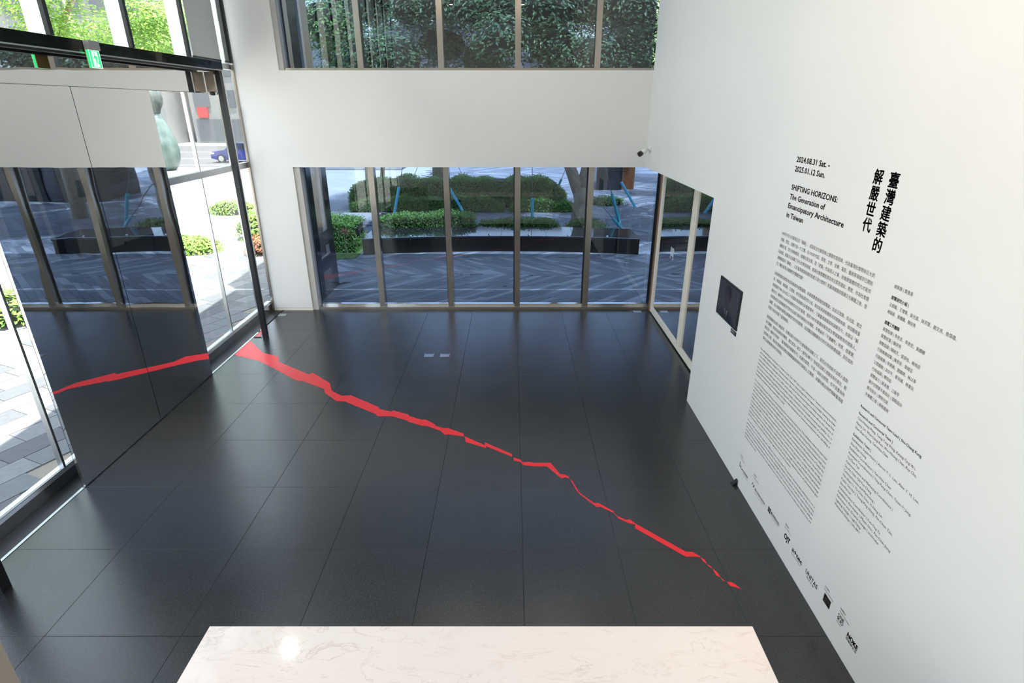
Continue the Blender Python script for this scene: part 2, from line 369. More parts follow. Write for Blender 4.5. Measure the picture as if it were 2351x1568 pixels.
# ================================================================== RED FLOOR RIBBON
rib = thing('floor_ribbon', on_z(1190, 1060), 'jagged red film ribbon running diagonally across the black floor', 'floor graphic')
SEGS = [
 [(572.7,780.8),(604,810),(639.5,818.6),(640.7,830.9),(707.9,859.5),(718.8,856.3),(757,879.4),(761.9,897.5),(784.2,908.4),(806,907.7),(869,934.6),(871.9,939.5),(898,944.8),(903,942.4),(936.9,951.6),(940.5,955.7),(967.2,963.5),(978,963.5),(998.7,974.4),(999.9,977.5),(1019.3,983.6),(1027.8,982.8),(1064,995.2),(1065.3,1002.2),(1030,997.4),(1020.5,998),(1012,989.6),(980.5,978),(967.2,977),(938,968.5),(934.5,965.4),(900.5,955.7),(866.6,955.7),(863,950.8),(791.5,921.8),(772,920.6),(746.6,902.4),(743.5,892.7),(694.5,875),(689.7,875.7),(675,870.9),(632.7,847.8),(594.4,828.6),(538,815)],
 [(1066.6,1001.7),(1080,1007.6),(1113,1022),(1113,1015.8),(1175.7,1042.6),(1175.7,1048.9),(1115.6,1024.5),(1115.6,1029),(1080,1017.8),(1069.7,1015)],
 [(1179,1050.4),(1194.5,1055),(1199,1061.2),(1216,1060.7),(1228,1063),(1264.2,1062.5),(1285.7,1088.4),(1294,1089),(1305.6,1094),(1307.3,1099.7),(1297.3,1095.7),(1289.7,1098.3),(1282.4,1093.4),(1255.9,1070.8),(1229.4,1070.8),(1202,1068),(1194.5,1060.5),(1179.6,1057.5)],
 [(1309,1100.7),(1314,1104),(1329,1128.9),(1333.8,1133.8),(1363.7,1154.7),(1374.6,1155.4),(1408.5,1173.6),(1409.5,1178),(1378.6,1163.7),(1370.3,1164.3),(1363.7,1159.7),(1332,1135.5),(1325.5,1128.9),(1309.6,1102.3)],
 [(1409.5,1177),(1417.5,1185),(1416.5,1186),(1409,1178.4)],
 [(1416.7,1184.6),(1436.7,1193.5),(1446.6,1192.9),(1458.2,1201.8),(1574.3,1266.5),(1590.9,1267.5),(1605.8,1276.5),(1608.5,1279.8),(1599.2,1278.1),(1574.3,1278.1),(1458.2,1212.8),(1458.2,1204),(1443.3,1201.2),(1418.4,1189.6)],
 [(1608.5,1279.8),(1617.4,1284.7),(1621.7,1292),(1622.5,1294.7),(1614,1288.7)],
 [(1622.4,1294.5),(1630.7,1299.7),(1635.7,1305.3),(1627.4,1300.7)],
 [(1635.7,1305.3),(1647.3,1314.6),(1654.6,1326.2),(1644,1320.6)],
 [(1654.6,1326.2),(1665.5,1335.2),(1660,1333)],
 [(1668.8,1336.2),(1678.8,1336.2),(1690,1343),(1701,1352),(1687,1347.8),(1677,1345.4)],
 [(582,776.5),(602,757),(604,770)],
]
for sg in SEGS:
    obj('film_piece', MB().prism([on_z(x, y)[:2] for x, y in sg], .0002, .0016), M['red'], rib)
# small curved scratch on a tile is left to the stone; floor boxes
M['boxlid'] = mat('floor_box_steel', (.45,.48,.52), .28, .9)
for px_, py_, lab in ((985, 816, 'small steel floor socket box, left one of a pair in mid floor'), (1021.5, 816, 'small steel floor socket box, right one of a pair in mid floor'),
                      (649, 722.5, 'small steel floor socket box at the foot of the white column'), (1463, 715.5, 'small steel floor socket box near the cream glass door frame')):
    c = on_z(px_, py_); fb = thing('floor_box', c, lab, 'floor socket', 'steel floor socket boxes')
    obj('frame', MB().box(c.x-.085, c.x+.085, c.y-.075, c.y+.075, 0, .006), M['brushed'], fb)
    obj('lid', MB().box(c.x-.07, c.x+.07, c.y-.06, c.y+.045, .006, .009), M['boxlid'], fb)
    obj('cable_flap', MB().box(c.x-.07, c.x+.07, c.y+.05, c.y+.068, .006, .0085), M['darkmetal'], fb)

# ================================================================== RECEPTION DESK
def marble():
    m = mat('white_marble', (.84,.79,.765), .07, spec=.5)
    v = coords(m, (1, 1, 1), 'World')
    rot = v.node; rot.inputs['Rotation'].default_value = (0, 0, math.radians(52)); rot.inputs['Scale'].default_value = (1, 2.6, 1)
    w = noise(m, v, 1.7, 6, .62, 1.2); n2 = noise(m, v, 5.5, 8, .7, .6); n3 = noise(m, v, .8, 2)
    vein = ramp(m, w, [(.482, (1,1,1)), (.5, (.60,.52,.46)), (.516, (1,1,1))])
    fleck = ramp(m, n2, [(.30, (.80,.74,.70)), (.42, (1,1,1)), (.7, (1,1,1))])
    cloud = ramp(m, n3, [(.3, (.78,.72,.69)), (.7, (.81,.725,.68))])
    mx = node(m, 'ShaderNodeMix', data_type='RGBA', blend_type='MULTIPLY'); mx.inputs[0].default_value = .48
    link(m, cloud, mx.inputs[6]); link(m, vein, mx.inputs[7])
    msk = node(m, 'ShaderNodeMapRange'); msk.inputs[1].default_value = .46; msk.inputs[2].default_value = .62; msk.inputs[3].default_value = .04; msk.inputs[4].default_value = .42
    link(m, noise(m, v, 1.3, 3, .6, .4), msk.inputs[0]); link(m, msk.outputs[0], mx.inputs[0])
    m2 = node(m, 'ShaderNodeMix', data_type='RGBA', blend_type='MULTIPLY'); m2.inputs[0].default_value = .5
    link(m, mx.outputs[2], m2.inputs[6]); link(m, fleck, m2.inputs[7])
    link(m, m2.outputs[2], P(m).inputs['Base Color']); return m
M['marble'] = marble()
desk = thing('reception_desk', (-.2, 2.1, 0), 'reception desk with a broad white veined marble top', 'desk')
obj('desk_top', MB().bevbox(-1.957, 1.557, 1.45, 2.669, 1.065, 1.10, .004), M['marble'], desk)
obj('front_panel', MB().box(-1.94, 1.54, 2.60, 2.64, .08, 1.065), M['marble'], desk)
for x in (-1.94, 1.50): obj('side_panel', MB().box(x, x+.04, 1.5, 2.60, .08, 1.065), M['marble'], desk)
obj('plinth', MB().box(-1.88, 1.48, 1.55, 2.58, 0, .08), M['black'], desk)
pt = thing('partition', (-3.7, 2.3, 0), 'beige painted low partition end beside the desk', 'partition')
obj('partition_panel', MB().box(-4.6, -3.22, 2.05, 2.56, .06, 1.42), M['partition'], pt)
obj('partition_base', MB().box(-4.58, -3.24, 2.07, 2.54, 0, .06), M['black'], pt)

# ================================================================== RIGHT WALL: SCREEN, CAMERA, STOP
tv = thing('wall_screen', (RW-.02, 6.69, 1.95), 'dark wall screen showing a portrait of a man in a suit', 'screen')
TY0, TY1, TZ0, TZ1 = 7.046, 6.33, 1.706, 2.20
obj('housing', MB().box(RW-.016, RW-.001, TY1, TY0, TZ0, TZ1), M['black'], tv)
def sc(u, v): return (RW-.0165, TY0+(TY1-TY0)*u, TZ0+(TZ1-TZ0)*v)
def wallpoly(name, polys, mt, parent, off):
    mb = MB()
    for p in polys: mb.extrude([(q[0]-off, q[1], q[2]) for q in p], (-.0006, 0, 0))
    return obj(name, mb, mt, parent)
def smat(n, c): return mat(n, c, .25, spec=.5)
scr = wallpoly('display', [[sc(.04,.04), sc(.96,.04), sc(.96,.955), sc(.04,.955)]], smat('screen_backdrop', (.028,.028,.034)), tv, 0)
wallpoly('curtain_fold', [[sc(a,.04), sc(a+.03,.04), sc(a+.03,.95), sc(a,.95)] for a in (.60,.68,.77,.88)], smat('screen_fold', (.040,.040,.045)), scr, .0006)
def ell(cx, cz, rx, rz, n=20): return [sc(cx+rx*math.cos(2*math.pi*k/n), cz+rz*math.sin(2*math.pi*k/n)) for k in range(n)]
wallpoly('dado_line', [[sc(.04,.38), sc(.96,.38), sc(.96,.43), sc(.04,.43)]], smat('screen_dado', (.036,.030,.027)), scr, .0007)
wallpoly('suit', [[sc(.06,.045), sc(.86,.045), sc(.78,.16), sc(.60,.28), sc(.46,.33), sc(.33,.30), sc(.12,.18)]], smat('screen_suit', (.006,.007,.014)), scr, .0012)
wallpoly('hair', [ell(.47,.70,.145,.20)], smat('screen_hair', (.007,.006,.009)), scr, .0012)
wallpoly('neck', [[sc(.39,.28), sc(.52,.28), sc(.52,.52), sc(.39,.52)]], smat('screen_neck', (.022,.012,.013)), scr, .0014)
wallpoly('face', [ell(.455,.60,.105,.205)], smat('screen_face', (.028,.015,.017)), scr, .0020)
wallpoly('shirt', [[sc(.36,.33), sc(.45,.05), sc(.50,.05), sc(.565,.32), sc(.46,.25)]], smat('screen_shirt', (.075,.07,.105)), scr, .0022)
wallpoly('tie', [[sc(.435,.26), sc(.49,.26), sc(.50,.05), sc(.435,.05)]], smat('screen_tie', (.015,.008,.012)), scr, .0028)
cap = thing('caption_plate', (RW, 6.42, 1.62), 'small black caption plate under the wall screen', 'caption')
obj('plate', MB().box(RW-.004, RW-.0005, 6.336, 6.506, 1.63, 1.682), M['black'], cap)
grey = mat('caption_grey_print', (.35,.35,.35), .6)
obj('print_line', MB().box(RW-.0046, RW-.004, 6.40, 6.495, 1.666, 1.671), grey, cap)
obj('print_line', MB().box(RW-.0046, RW-.004, 6.37, 6.495, 1.656, 1.660), grey, cap)
obj('print_line', MB().box(RW-.0046, RW-.004, 6.41, 6.495, 1.647, 1.651), grey, cap)
sc_ = thing('security_camera', (RW, 11.66, 3.44), 'small white security camera with black lens on the wall corner', 'camera')
wm = mat('camera_white_plastic', (.7,.71,.7), .4)
obj('wall_mount', MB().tube([(RW-.001,11.66,3.44),(RW-.03,11.66,3.44)], .05, 16), wm, sc_)
obj('arm', MB().tube([(RW-.03,11.66,3.44),(RW-.09,11.64,3.435),(RW-.12,11.62,3.42)], .014, 8), wm, sc_)
bd = obj('camera_body', MB().tube([(RW-.06,11.66,3.445),(RW-.11,11.62,3.415),(RW-.20,11.55,3.37)], [.025,.042,.046], 16), wm, sc_, True)
obj('lens_hood', MB().tube([(RW-.20,11.55,3.37),(RW-.235,11.52,3.355)], [.052,.05], 16), M['black'], bd)
ds = thing('door_stop', (RW-.03, 5.63, 0), 'small dark door stop at the foot of the text wall', 'door stop')
obj('stop_base', MB().box(RW-.06, RW-.001, 5.60, 5.66, 0, .012), M['darkmetal'], ds)
obj('stop_wedge', MB().extrude([(RW-.055,5.605,.012),(RW-.005,5.605,.012),(RW-.005,5.605,.07)], (0,.05,0)), M['darkmetal'], ds)

# ================================================================== WALL LETTERING
M['ink'] = mat('black_vinyl_lettering', (.022,.018,.016), .6)
M['ink2'] = mat('dark_print_lettering', (.09,.078,.07), .6)
_fc = bpy.data.curves.new('glyph_source', 'FONT'); _fo = bpy.data.objects.new('glyph_source', _fc); COL.objects.link(_fo)
_fc.resolution_u = 2; _fc.fill_mode = 'FRONT'
def glyphs(body, bold=0.0, spacing=1.0):
    _fc.body = body; _fc.offset = bold; _fc.space_character = spacing
    dg = bpy.context.evaluated_depsgraph_get(); dg.update()
    me = bpy.data.meshes.new_from_object(_fo.evaluated_get(dg))
    vs = [(v.co.x, v.co.y) for v in me.vertices]; fs = [tuple(p.vertices) for p in me.polygons]
    bpy.data.meshes.remove(me); return vs, fs
TX = RW - .0012
def wall_line(body, y_left, z_base, size, parent, width=None, bold=0.0, mt='ink2', name='text_line', squash=1.0):
    vs, fs = glyphs(body, 0)
    if not vs: return None
    if bold > .003:
        n0 = len(vs); base_v, base_f = vs, fs; vs = []; fs = []
        for k, (dx, dy) in enumerate(((-1,0),(1,0),(0,-.8),(0,.8),(-.7,-.6),(.7,.6))):
            vs += [(v[0]+dx*bold, v[1]+dy*bold) for v in base_v]; fs += [tuple(i+k*n0 for i in f) for f in base_f]
    x0 = min(v[0] for v in vs); x1 = max(v[0] for v in vs)
    sx = width / (x1 - x0) if width else size * squash
    if size < .05 or name == 'character':
        o = obj(name, MB().add([(TX, y_left - (v[0]-x0)*sx, z_base + v[1]*size) for v in vs], fs), M[mt], parent)
        if size < .05: o['kind'] = 'stuff'
        return o
    iv = sorted((min(vs[i][0] for i in f), max(vs[i][0] for i in f)) for f in fs)   # split at word gaps
    cuts = []; e = iv[0][1]
    for a, b_ in iv:
        if a - e > .17: cuts.append((a + e) / 2)
        e = max(e, b_)
    lim = [-1e9] + cuts + [1e9]
    for l0, l1 in zip(lim[:-1], lim[1:]):
        fw = [f for f in fs if l0 < vs[f[0]][0] < l1]; ids = sorted({i for f in fw for i in f}); mp = {i: k for k, i in enumerate(ids)}
        o = obj('word' if name == 'text_line' else name, MB().add([(TX, y_left - (vs[i][0]-x0)*sx, z_base + vs[i][1]*size) for i in ids], [tuple(mp[i] for i in f) for f in fw]), M[mt], parent)
    return o
def block(label, y, z, name='wall_lettering'):
    return thing(name, (TX, y, z), label, 'wall text')
def wz(x, y): p = on_x(x, y, RW); return p.y, p.z
def px_line(body, l, r, size, parent, bold=0.0, mt='ink', name='text_line'):
    (yl, zl), (yr, zr) = wz(*l), wz(*r)
    return wall_line(body, yl, (zl+zr)/2 if abs(zl-zr) < .05 else zl, size, parent, yl-yr, bold, mt, name)
b = block('bold black exhibition dates above the English title', 5.63, 3.5)
yl = 5.625
wall_line('2024.08.31 Sat. -', yl, 3.721, .070, b, .606, .028, 'ink')
wall_line('2025.01.12 Sun.', yl, 3.634, .070, b, .560, .028, 'ink')
b = block('bold black English exhibition title in four lines', 5.63, 3.1)
for k, (s, w) in enumerate((('SHIFTING HORIZONS:', .836), ('The Generation of', .668), ('Emancipatory Architecture', 1.004), ('in Taiwan', .345))):
    wall_line(s, 5.626, 3.464 - k*.0877, .070, b, w, .026, 'ink')
b = block('large bold Chinese exhibition title in two vertical columns', 4.2, 3.2)
for chars, (yc, zt, zb) in (('臺灣建築的', (4.192, 3.772, 3.19)), ('解嚴世代', (4.378, 3.776, 3.305))):
    n = len(chars); st = (zt - zb) / n
    for k, ch in enumerate(chars):
        wall_line(ch, yc, zt - st*(k+1) + .022, .116, b, .114 if ch != '的' else .104, .026, 'ink', 'character')
ZH = ["1987年7月15日臺灣正式「解嚴」,成為民主社會發展上重要的里程碑,也為臺灣社會帶來巨大的",
"改變。然而,改變不是一夕之間,自1970年代起,思想、文學、音樂、電影、藝術等領域早已開始",
"撼動社會,努力掙脫框架、建構自我主張;而「建築」作為眾人之事,則需要集體的努力才能共",
"同成就,建築文化涵蓋了多元的專業領域,並與社會整體經濟及政治緊密連結;那麼,作為社會變",
"遷轉捩點的「解嚴」,之於臺灣建築發展的意義又是什麼呢?而臺灣建築的發展又在解嚴之後,發",
"生了哪些重要且關鍵性的關鍵改變?", None,
"忠泰美術館長期思考並探索城市建築議題,本展邀龔書章擔任總策劃,並由王增榮、吳光庭、郭文",
"亮、詹偉雄、褚瑞基、王俊雄、林芳慧組成研究小組,與忠泰美術館團隊共同策劃本展,欲從戰後臺",
"灣建築於1980-2010這三十年間的發展變化與重要事件,了解臺灣建築如何演變至今。本展以「解",
"嚴世代」稱呼約1960年前後數年出生於臺灣、並於1987年解嚴前後完成大學建築教育的建築人。",
"本展聚焦於這群解嚴世代的作品或行動所展現出非傳統、非傳承的「不連續性」特質,從展覽、",
"媒體、設計實踐所展現出解嚴世代的共同群像,並試圖回溯解嚴世代所代表的新價值觀,其形成的",
"因素力如何改變了臺灣建築。", None,
"這股集體的自覺力量從何、這個自覺力在時代社會鬆動的湧動之下,是否必然地給予這群人面對",
"世代課題、爭取自由解放的機會、產生成為一波又一波的反轉力?抑或是這群人憑藉自身的意志,開",
"創出另一種時代呼聲?「臺灣建築的解嚴世代」本展的提問,不是一項政治提問,也不是要為特",
"定對象立傳,而是希望藉由回溯這個關鍵議題與時代與個人之關係,試圖勾勒出我們理解臺灣建",
"築在這重要轉折時代的視角。"]
b = block('three Chinese paragraphs of small wall text under the English title', 5.65, 1.9)
z = 3.022
for s in ZH:
    if s is None: z -= .040; continue
    s = s.replace(',', '\uff0c').replace(';', '\uff1b').replace('?', '\uff1f')
    wall_line(s, 5.648, z, .0385, b, 1.567 if len(s) > 35 else .0372*len(s)*.96, .0)
    z -= .0617
EN = ["The official lifting of martial law in Taiwan on July 15th 1987 was a major milestone in Taiwan's democratization,",
"and it brought significant changes to Taiwanese society. However, these changes did not happen overnight. Starting to shake",
"in the 1970s, fields such as thought, literature, music, film and art had already begun to shake society, to break free",
"and to build a voice of their own. As an affair of the public, architecture requires collective effort; the culture of",
"architecture covers a wide range of professional fields, closely connected to the overall economy and politics. So, in",
"the context of martial law being lifted as a turning point, what did it mean for the development of architecture in",
"Taiwan? What important and decisive changes took place in the development of Taiwanese architecture after the lifting of",
"martial law, and which of them remain with us today?", None,
"The museum has long been reflecting on and exploring urban and architectural issues. This exhibition invites the team lead",
"to join with Tseng-Yung Wang, Kwang-Tyng Wu, Wen-Liang Kuo, Wei-Hsiung Chan, Ray Chu, Chun-Hsiung Wang and Nancy Lin to form",
"a research and curatorial group that worked together with the museum team. From the three decades between 1980 and",
"2010 it looks at the changes and key events of postwar architecture in order to understand how the architecture of Taiwan has",
"evolved to the present day. The exhibition uses the term generation of emancipatory architecture for those born in",
"Taiwan in the years around 1960, who completed their university education in architecture before and after the lifting",
"of martial law in 1987. The exhibition focuses on the works and actions of this generation, on their discontinuity with",
"tradition and inheritance. Through exhibitions, media and design practice, it presents a group portrait of the generation",
"and tries to look back on the new values they stand for, and on how the strength of these values has gone on to change",
"architecture in Taiwan. Under the loosening of the times and of society, did this collective power of self-awareness give",
"them the chance to face the questions of their age and to strive for freedom?", None,
"Or was it their own will that called out a different voice of the time? The question asked by this exhibition is not a",
"political one, nor is it meant to write the biography of particular people. It hopes, by looking back on this turning",
"point and on the relationship between the era and the individual, to sketch out a point of view for understanding the",
"architecture of Taiwan in this important time of transition, and to let visitors trace the horizons that have shifted",
"through the works, the documents and the voices gathered here in the rooms of the museum, as they were spoken then and",
"as they are heard today."]
b = block('three English paragraphs of fine wall text under the Chinese paragraphs', 5.65, .58)
z = 1.768
for s in EN:
    if s is None: z -= .030; continue
    wall_line(s, 5.652, z, .030, b, 1.555 if len(s) > 95 else .0136*len(s), .0)
    z -= .0435
CR = [("總策劃 | 龔書章", 0), None, ("展覽研究小組 |", 1), ("王俊雄、王增榮、吳光庭、林芳慧、郭文亮、詹偉雄、", 0), ("褚瑞基、黃姍姍、陳妍秀", 0), None,
("展覽工作團隊", 1), ("展覽指導 | 李彥良、李彥宏、黃姍姍", 0), ("展覽統籌 | 陳妍秀", 0), ("展覽協調 | 陳映芃、張翠怡、賴侑辰", 0), ("行銷推廣統籌 | 陳思安、章綺芸", 0),
("行銷推廣 | 李燕嬌、劉蹻晴、林以寧", 0), ("公眾服務 | 洪宗平、蔡貝緒、林書彣", 0), ("行政協調 | 傅筠庭", 0), ("展覽協力 | 蔣美喬、江佩芩", 0), ("展示空間暨平面設計 | 築點設計", 0), ("燈光設計 | 博對光度", 0), ("多媒體工程 | 適格藝術", 0)]
b = block('Chinese credit list in a narrow column beside the paragraphs', 3.85, 2.18)
z = 3.018
for e in CR:
    if e is None: z -= .028; continue
    s, bo = e; wd = sum(.0277 if ord(c) > 999 else .012 for c in s)
    wall_line(s, 3.845, z, .0315, b, wd, .018 if bo else .0); z -= .0532
CE = ["*Research and Curatorial Team Lead | Shu-Chang Kung", None, "*Research and Curatorial Team |", "Chun-Hsiung Wang, Tseng-Yung Wang, Kwang-Tyng Wu,", "Nancy Lin, Wen-Liang Kuo, Wei-Hsiung Chan, Ray Chu,", "Shan-Shan Huang, Yen-Hsiu Chen", None,
"*Exhibition Team |", "Exhibition Supervisors | Aaron Y. L. Lee, Alex Y. H. Lee,", "Shan-Shan Huang", "Exhibition Coordinator | Yen-Hsiu Chen", "Assistant Coordinators | Ying-Peng Chen, Tsuei-Yi Jang,", "Yu-Chen Tsai", "Communications and Marketing Coordinators |", "Ssu-An Chen, Chi-Yun Chang", "Communications and Marketing |", "Yen-Shan Li, Yu-Chin Liou, Yi-Ning Lin", "Public Service | Tsung-Ping Hung, Pei-Chun Tsai,", "Shu-Wen Lin", "Administration Coordinator | Yun-Ting Fu", "Exhibition Assistants | Miaya Shio, Pei-Chin Jiang", "Exhibition and Graphic Design | archicake", "Lighting Design | LighTemp", "Multimedia Design | UN ART"]
b = block('English credit list in a narrow column under the Chinese credits', 3.86, 1.15)
z = 2.052
for s in CE:
    if s is None: z -= .022; continue
    bo = s[0] == '*'; s = s.lstrip('*')
    wall_line(s, 3.857, z, .031, b, .0140*len(s), .012 if bo else .0); z -= .0422
# captions and partner marks along the foot of the wall
def caption(l1, l2, x, y, label, w1, w2):
    yy, zz = wz(x, y); b = block(label, yy, zz, 'partner_caption')
    wall_line(l1, yy, zz-.02, .022, b, w1); wall_line(l2, yy, zz-.05, .02, b, w2)
caption('主辦單位', 'Organizer', 1701, 1041, 'tiny two line caption above the winged partner mark', .075, .14)
caption('指導單位', 'Supervisor', 1731.5, 1086, 'tiny two line caption above the round bird partner mark', .07, .15)
caption('贊助單位', 'Sponsors', 1804.5, 1200, 'tiny two line caption above the serif monogram', .075, .13)
caption('文化夥伴', 'Cultural Partner', 1895.5, 1342, 'tiny two line caption above the black diamond mark', .075, .15)
caption('媒體夥伴', 'Media Partner', 1931, 1393, 'tiny two line caption above the stacked letter mark', .075, .14)
def mark(label, x, y): yy, zz = wz(x, y); return block(label, yy, zz, 'partner_mark'), yy, zz
def wp(parent, y, z, polys, mt='ink', name='emblem'):
    mb = MB()
    for p in polys: mb.extrude([(TX+.0004, y-u, z+v) for u, v in p], (-.0006, 0, 0))
    return obj(name, mb, M[mt], parent)
m_, y, z = mark('small winged partner mark with Chinese name at the far end of the row', 1697, 1070)
wp(m_, y, z, [[(0,0),(.012,0),(.02,.075),(.012,.075)], [(.03,.02),(.07,.0),(.055,.03),(.04,.045)], [(.075,.0),(.10,.005),(.095,.03),(.085,.02)]])
wall_line('忠泰美術館', y-.115, z+.005, .032, m_, .14, .006); wall_line('Jut Art Museum', y-.115, z-.022, .016, m_, .14)
m_, y, z = mark('round bird partner mark with a long Chinese name', 1726, 1114)
wp(m_, y, z, [[(0,.02),(.012,.05),(.03,.055),(.016,.04),(.012,.012)], [(.03,.0),(.06,.012),(.05,.05),(.04,.03)]])
wall_line('財團法人忠泰建築文化藝術基金會', y-.08, z+.002, .03, m_, .27, .004); wall_line('Jut Foundation for Arts and Architecture', y-.08, z-.026, .015, m_, .26)
m_, y, z = mark('square seal partner mark with bold Chinese name', 1762.5, 1172)
wp(m_, y, z, [[(0,0),(.025,0),(.025,.026),(0,.026)], [(.03,0),(.06,0),(.06,.026),(.03,.026)], [(0,.031),(.025,.031),(.025,.06),(0,.06)], [(.03,.031),(.06,.031),(.06,.06),(.03,.06)]])
wall_line('臺北市政府文化局', y-.072, z+.022, .036, m_, .185, .02); wall_line('Department of Cultural Affairs', y-.072, z-.002, .017, m_, .185)
m_, y, z = mark('large serif letter monogram among the partner marks', 1800, 1232)
wall_line('OJT', y, z-.002, .085, m_, .115, .045, 'ink', 'monogram')
m_, y, z = mark('lower case plus sign wordmark with an underline', 1818, 1262)
wall_line('a+tec', y, z-.005, .075, m_, .20, .03, 'ink', 'wordmark'); wp(m_, y, z, [[(.0,-.03),(.19,-.03),(.19,-.026),(0,-.026)]], 'ink2', 'underline')
m_, y, z = mark('thin capital letter wordmark with small characters beneath', 1849.5, 1312)
wall_line('UNITAS', y, z-.006, .066, m_, .21, .014, 'ink', 'wordmark'); wall_line('聯合文學', y-.03, z-.036, .022, m_, .13)
m_, y, z = mark('solid black square partner mark', 1889, 1377)
wp(m_, y, z, [[(0,0),(.105,0),(.105,.085),(0,.085)]]); 
wp(m_, y-.0, z, [[(.01,.062),(.03,.062),(.03,.075),(.01,.075)]], 'darkmetal', 'inner_mark'); wp(m_, y, z, [[(.07,.012),(.095,.012),(.095,.025),(.07,.025)]], 'darkmetal', 'inner_mark')
m_, y, z = mark('bold stacked two row letter mark', 1923, 1415)
wall_line('ONE', y, z+.015, .046, m_, .085, .02, 'ink', 'wordmark'); wall_line('9UO', y, z-.022, .046, m_, .085, .03, 'ink', 'wordmark'); wall_line('studio', y, z-.045, .016, m_, .07)
m_, y, z = mark('bold four letter wordmark with Chinese line at the near end of the row', 1944.5, 1458)
wall_line('NOKE', y, z-.004, .062, m_, .145, .05, 'ink', 'wordmark'); wall_line('忠泰樂生活', y+.004, z-.036, .028, m_, .145, .01)
# small white sign on the dark glass door
gl = thing('door_sign', (3.06, 10.6, 1.4), 'small white characters printed on the dark glass door', 'sign')
M['whiteprint'] = mat('white_print', (.75,.77,.76), .6)
def glass_print(body, x, y, size, wd):
    p = on_x(x, y, 3.078); vs, fs = glyphs(body, .01)
    x0 = min(v[0] for v in vs); x1 = max(v[0] for v in vs); sx = wd/(x1-x0)
    obj('print', MB().add([(3.0785, p.y-(v[0]-x0)*sx, p.z+v[1]*size) for v in vs], fs), M['whiteprint'], gl)
glass_print('自動', 1539.5, 577, .12, .24); glass_print('門', 1538.5, 591, .12, .2)

# ================================================================== OUTSIDE: GROUND
M['conc'] = noisy('pale_concrete_paving', (.30,.30,.295), (.37,.37,.36), .6, .85)
M['asphalt'] = noisy('asphalt', (.045,.047,.05), (.06,.061,.064), 1.5, .9)
struct(obj('ground', MB().box(-120, 90, -30, 160, -.6, -.02), M['conc']), 'pale paved ground outside')
def leafmat(name, c1, c2, c3, tr=.25):
    m = mat(name, c1, .45, spec=.4); g = node(m, 'ShaderNodeNewGeometry')
    col = ramp(m, g.outputs['Random Per Island'], [(0, c1), (.55, c2), (1, c3)])
    link(m, col, P(m).inputs['Base Color'])
    t = node(m, 'ShaderNodeBsdfTranslucent'); link(m, col, t.inputs[0]); mx = node(m, 'ShaderNodeMixShader'); mx.inputs[0].default_value = tr
    out = m.node_tree.nodes['Material Output']; link(m, P(m).outputs[0], mx.inputs[1]); link(m, t.outputs[0], mx.inputs[2]); link(m, mx.outputs[0], out.inputs[0])
    return m
M['leaf'] = leafmat('hedge_leaf', (.06,.15,.03), (.12,.28,.05), (.24,.42,.09))
M['leafb'] = leafmat('bright_leaf', (.12,.26,.04), (.22,.40,.07), (.36,.50,.12), .35)
M['leafd'] = leafmat('dark_tree_leaf', (.03,.075,.03), (.065,.15,.055), (.16,.27,.10))
M['leafr'] = leafmat('red_leaf', (.25,.07,.04), (.40,.14,.07), (.30,.22,.06))
M['core'] = mat('shade_core_and_dead_leaf', (.012,.02,.009), .9)  # near-black colour paints the shade inside foliage; also used for fallen leaves
M['bark'] = noisy('tree_bark', (.20,.155,.11), (.36,.29,.21), 9, .9, .4, .02)
M['grass'] = noisy('grass_strip', (.06,.12,.03), (.12,.2,.05), 25, .9)
def leaf(mb, p, d, size, asp=.42):
    d = d.normalized(); r = Vector((random.gauss(0,1), random.gauss(0,1), random.gauss(0,1))); u = d.cross(r)
    if u.length < 1e-3: u = d.orthogonal()
    u = u.normalized(); w = d.cross(u); L = size*random.uniform(.7,1.25); B = L*asp*.5
    mb.add([p, p+u*L*.5+w*B+d*L*.08, p+u*L, p+u*L*.5-w*B+d*L*.08], [(0,1,2,3)])
